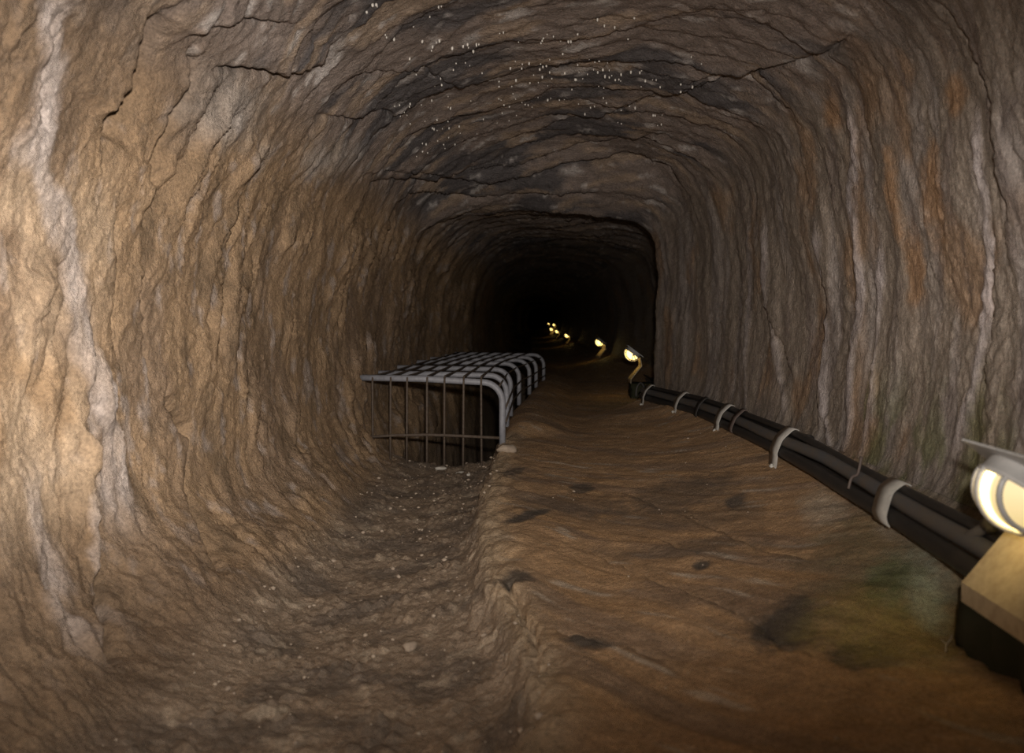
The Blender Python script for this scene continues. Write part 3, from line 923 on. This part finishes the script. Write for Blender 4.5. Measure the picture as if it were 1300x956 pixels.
# ------------------------------------------------------------------ tunnel lamps
def make_lamp(drop=0.0, glass='glass_far'):
    """origin at the low edge of the sloping bracket; the bowl looks down to the walkway"""
    root = empty('tunnel_lamp', (0, 0, 0))
    W = 0.115
    # bracket: folded sheet, sloping face, front flange, neck
    bm = bmesh.new()
    prof = [(0.012, -.036), (0.0, -.034), (0.0, 0.0), (.096, .120), (.082 + drop * .3, .196 - drop)]
    ribbon(bm, [(p[0], 0, p[1]) for p in prof[1:]], (0, W, 0), .005)
    link_bm('bracket', bm, M['plate'], root, smooth=False)
    # head: local frame, axis n points out of the bowl
    n = Vector((-.60, 0, -.80)).normalized()
    u = Vector((-.80, 0, .60)).normalized()
    v = Vector((0, 1, 0))
    c = Vector((.034 + drop * .45, 0, .243 - drop))
    R = Matrix((u, v, n)).transposed()

    def P(a, b, d): return c + u * a + v * b + n * d
    bm = bmesh.new()
    box(bm, P(0.0, 0, -.012), (.175, .20, .005), R, .0015)
    link_bm('back_plate', bm, M['lampmetal'], root, smooth=False)
    bm = bmesh.new()
    prof = [(0.0, -.012), (.066, -.012), (.069, -.006), (.071, .014), (.074, .016), (.074, .022), (.060, .023)]
    seg = 24
    rings = []
    for r, d in prof[1:]:
        rings.append([bm.verts.new(P(r * math.cos(2 * math.pi * k / seg), 1.18 * r * math.sin(2 * math.pi * k / seg), d)) for k in range(seg)])
    for i in range(len(rings) - 1):
        for k in range(seg): bm.faces.new((rings[i][k], rings[i][(k + 1) % seg], rings[i + 1][(k + 1) % seg], rings[i + 1][k]))
    bm.faces.new(rings[0][::-1]); bm.faces.new(rings[-1])
    link_bm('housing', bm, M['lampmetal'], root)
    # bowl
    bm = bmesh.new()
    rings = []
    for i in range(9):
        a = math.pi / 2 * i / 8.5
        r = .064 * math.cos(a); d = .022 + .060 * math.sin(a)
        rings.append([bm.verts.new(P(r * math.cos(2 * math.pi * k / seg), 1.18 * r * math.sin(2 * math.pi * k / seg), d)) for k in range(seg)])
    for i in range(8):
        for k in range(seg): bm.faces.new((rings[i][k], rings[i][(k + 1) % seg], rings[i + 1][(k + 1) % seg], rings[i + 1][k]))
    bm.faces.new(rings[-1])
    link_bm('glass_bowl', bm, M[glass], root)
    # guard: two hoops over the bowl, a ring round it

    def over(off):
        pts = []
        k0 = math.sqrt(max(0, 1 - (off / (.064 * 1.18)) ** 2))
        for i in range(17):
            a = math.pi * i / 16
            pts.append(P(.0715 * max(k0, .6) * math.cos(a), off, .020 + .0665 * max(k0, .6) * math.sin(a)))
        return pts
    for off in (-.040, .010, .040):
        bm = bmesh.new()
        tube(bm, over(off), .0052, 8)
        link_bm('guard_hoop', bm, M['guard'], root)
    for deg in (118, 152):                              # bars along the bowl, from the middle hoop to the near end
        a0 = math.radians(deg)
        pts = []
        for t in np.linspace(-1, .2, 15):
            kk = math.sqrt(max(0, 1 - t * t))
            pts.append(P(.0715 * kk * math.cos(a0), .080 * t, .020 + .0665 * kk * math.sin(a0)))
        bm = bmesh.new()
        tube(bm, pts, .0042, 8)
        link_bm('guard_bar', bm, M['guard'], root)
    return root


def copy_tree(o, parent=None):
    c = o.copy()
    COL.objects.link(c)
    if parent is not None:
        c.parent = parent
    for ch in o.children:
        copy_tree(ch, c)
    return c


# px, py of the head in the photograph only fixed how far each lamp stands; places are metres in the tunnel
LAMPS = [(.762, 1.40, -.478, 0.0, 'big lit bulkhead lamp on a yellow bracket, largest and nearest, at the right edge'),
         (.715, 7.30, -.490, 0.0, 'second lit lamp on a bent stand, beside the far end of the cables'),
         (.780, 13.2, -.515, 0.22, 'third lit lamp with an oval bowl facing forward, above a small yellow pool of light'),
         (.430, 22.0, -.52, 0.1, 'fourth lit lamp, a lone small half round light left of the third'),
         (.210, 28.0, -.46, 0.1, 'fifth lit lamp, lowest of the cluster of far lights'),
         (.020, 34.0, -.42, 0.6, 'sixth lit lamp, large round light in the cluster showing its crossed stand'),
         (.180, 46.0, -.24, 0.5, 'seventh lit lamp, highest light on the right of the far cluster'),
         (-.16, 62.0, -.15, 0.3, 'farthest lit lamp, a tiny dot at the top left of the cluster')]
lamp0 = make_lamp(.036, 'glass')                             # the near lamp hangs a little lower on its neck
lamp1 = make_lamp()
for i, (x, y, z, rz, lab) in enumerate(LAMPS):
    o = lamp0 if i == 0 else lamp1 if i == 1 else copy_tree(lamp1)
    o.location = (x, y, z + HC)
    o.rotation_euler = (0, 0, rz)
    tag(o, lab, 'lamp', 'lamps along the tunnel')


def plinth(x, y, z_top, sx, sy, label):
    bm = bmesh.new()
    z0 = floor_z(x, y) - .12
    hgt = z_top - z0
    bmesh.ops.create_cube(bm, size=1.0, matrix=Matrix.Diagonal((sx, sy, hgt, 1)))
    bmesh.ops.subdivide_edges(bm, edges=bm.edges[:], cuts=5, use_grid_fill=True)
    for v in bm.verts:
        k = 0.006 if v.co.z > hgt * .45 else 0.016
        v.co += Vector((random.uniform(-1, 1), random.uniform(-1, 1), random.uniform(-.4, .2))) * k
    o = link_bm('lamp_plinth', bm, M['plinth'])
    o.location = (x, y, z_top - hgt / 2)
    tag(o, label, 'plinth', 'plinths under the lamps')


LABP = ['mossy dark stone plinth under the big near lamp', 'dark rough plinth under the second lamp by the cable end',
        'dark plinth under the third lamp beside its pool of light', 'dark plinth under the fourth lamp']
for (x, y, z, rz, lab), lp in zip(LAMPS, LABP):
    plinth(x + .11, y, z + HC - .036, .21, .27, lp)
for (x, y, z, rz, lab), lp in zip(LAMPS[4:], ('dark plinth under the fifth lamp', 'dark plinth under the sixth lamp', 'dark plinth under the seventh lamp', 'dark plinth under the farthest lamp')):
    plinth(x + .11, y, z + HC - .036, .21, .27, lp)

bm = bmesh.new()
tube(bm, catmull([(0, 0, 0), (.01, -.05, .035), (.035, -.10, .075), (.03, -.14, .09)], 5), .011, 10)
tube(bm, [(.01, -.05, .035), (.016, -.062, .045)], .016, 10)
o = link_bm('lamp_lead', bm, M['conduit'])
x, z = bun(1.66)
o.location = (x - .0, 1.66, z + HC + .02)
tag(o, 'short grey lead branching from the conduit into the big near lamp', 'cable')
bm = bmesh.new()
tube(bm, catmull([(0, 0, 0), (.004, .0, .06), (.02, .01, .10), (.05, .03, .115), (.09, .06, .05)], 5), .007, 8)
o = link_bm('lamp_lead', bm, M['conduit'])
o.location = (.735, 6.95, floor_z(.735, 6.95) + .03)
tag(o, 'short grey lead rising beside the second lamp', 'cable')

# ------------------------------------------------------------------ guard cage over the trench
guard = empty('trench_guard', (-.26, 4.6, floor_z(-.26, 4.6)))
tag(guard, 'grey tubular cage with thin rods over the trench by the left wall', 'cage')
gx, gy, gz = guard.location
ZT = HC - .318                                       # top of the cage
FR = [(4.58, -.275), (5.2, -.285), (5.9, -.295), (6.75, -.265), (7.4, -.195), (8.05, -.145), (8.75, -.075)]
RB = .115


def loc(x, y, z): return (x - gx, y - gy, z - gz)


frame_xr = []
for i, (y, xr) in enumerate(FR):
    xl = -1.135
    zl = ZT + (.012 if i == 0 else 0)
    pts = [(xl, y, zl), (xl + .4, y, zl - .006), (xr - RB, y, ZT - .012)]
    pts = [Vector(p) for p in pts]
    for k in range(1, 9):
        a = math.pi / 2 * k / 8
        pts.append(Vector((xr - RB + RB * math.sin(a), y, ZT - .012 - RB + RB * math.cos(a))))
    zb = floor_z(min(xr + .03, .2), y) - .02
    pts.append(Vector((xr, y, (ZT + zb) / 2 - .04)))
    pts.append(Vector((xr, y, zb)))
    bm = bmesh.new()
    tube(bm, [loc(*p) for p in pts], .0185, 14)
    link_bm('frame_tube', bm, M['galv'], guard)
# long rods over the frames, bent down at the near end
XF = [-1.02, -.915, -.82, -.705, -.605, -.495, -.395]
for k, x in enumerate(XF):
    f = (x + 1.13) / (-.275 + 1.13)
    pts = []
    zf = max(floor_z(x, 4.56) - .02, HC - .86)
    wob = random.uniform(-.006, .006)
    pts += [(x + wob, 4.555, zf), (x + wob * .5, 4.555, (zf + ZT) / 2), (x, 4.556, ZT - .02)]
    pts += [(x, 4.565, ZT + .012), (x, 4.60, ZT + .0215)]
    for (y, xr) in FR[1:]:
        xx = -1.13 + f * (xr + 1.13)
        pts.append((xx, y + (.05 if y == FR[-1][0] else 0), ZT + .015 + .006 * (k % 2)))
    bm = bmesh.new()
    tube(bm, [loc(*p) for p in pts], .0062, 8)
    link_bm('rod', bm, M['rust'], guard)
for (dz, dx) in ((-.045, .006), (-.15, .022), (-.235, .022)):
    pts = []
    for (y, xr) in FR:
        pts.append((xr + dx - (.03 if dz > -.1 else 0), y + (.05 if y == FR[-1][0] else 0), ZT + dz))
    bm = bmesh.new()
    tube(bm, [loc(*p) for p in pts], .0062, 8)
    link_bm('rod', bm, M['rust'], guard)
bm = bmesh.new()
pts = [(-1.065, 4.54, HC - .645), (-.9, 4.54, HC - .633), (-.7, 4.54, HC - .628), (-.5, 4.54, HC - .634), (-.29, 4.55, HC - .645)]
tube(bm, [loc(*p) for p in pts], .0085, 8)
link_bm('cross_rod', bm, M['rust'], guard)

# ------------------------------------------------------------------ stones and scraps
def stone(x, y, r, sq, mat, label, grp=None, name='stone'):
    bm = bmesh.new()
    blob(bm, (0, 0, 0), r, sq, 2)
    o = link_bm(name, bm, M[mat])
    o.location = (x, y, floor_z(x, y) + r * sq[2] * 0.45)
    tag(o, label, 'stone', grp)


stone(-.225, 4.20, .045, (1.2, .7, .55), 'pebble', 'pale flat stone on the ridge in front of the cage leg')
stone(-.62, 4.52, .022, (1.7, .8, .5), 'chalk', 'white stone chip at the foot of the middle cage rods')
stone(-.50, 4.42, .020, (1.6, .7, .4), 'chalk', 'white stone chip right of the middle cage rods, toward the cage leg')
stone(-1.0, 4.35, .024, (.7, 1.4, .6), 'chalk', 'white stone chip by the left wall under the cage corner')
stone(-.44, 4.30, .016, (1.3, .8, .5), 'chalk', 'small white chip in front of the last cage rods')
stone(-.35, 1.98, .018, (1.2, 1.0, .6), 'pebble', 'light pebble at the left foot of the ridge')
bm = bmesh.new()
tube(bm, catmull([(0, 0, 0), (.012, .02, .012), (.03, .035, .02), (.04, .05, .026)], 4), .0022, 6)
tube(bm, [(.012, .02, .012), (.004, .035, .02)], .0016, 6)
o = link_bm('twig', bm, M['twig'])
o.scale = (.7, .7, .7)
o.location = (.725, 1.50, floor_z(.725, 1.50) + .002)
tag(o, 'tiny pale twig on the green floor before the lamp plinth', 'twig')
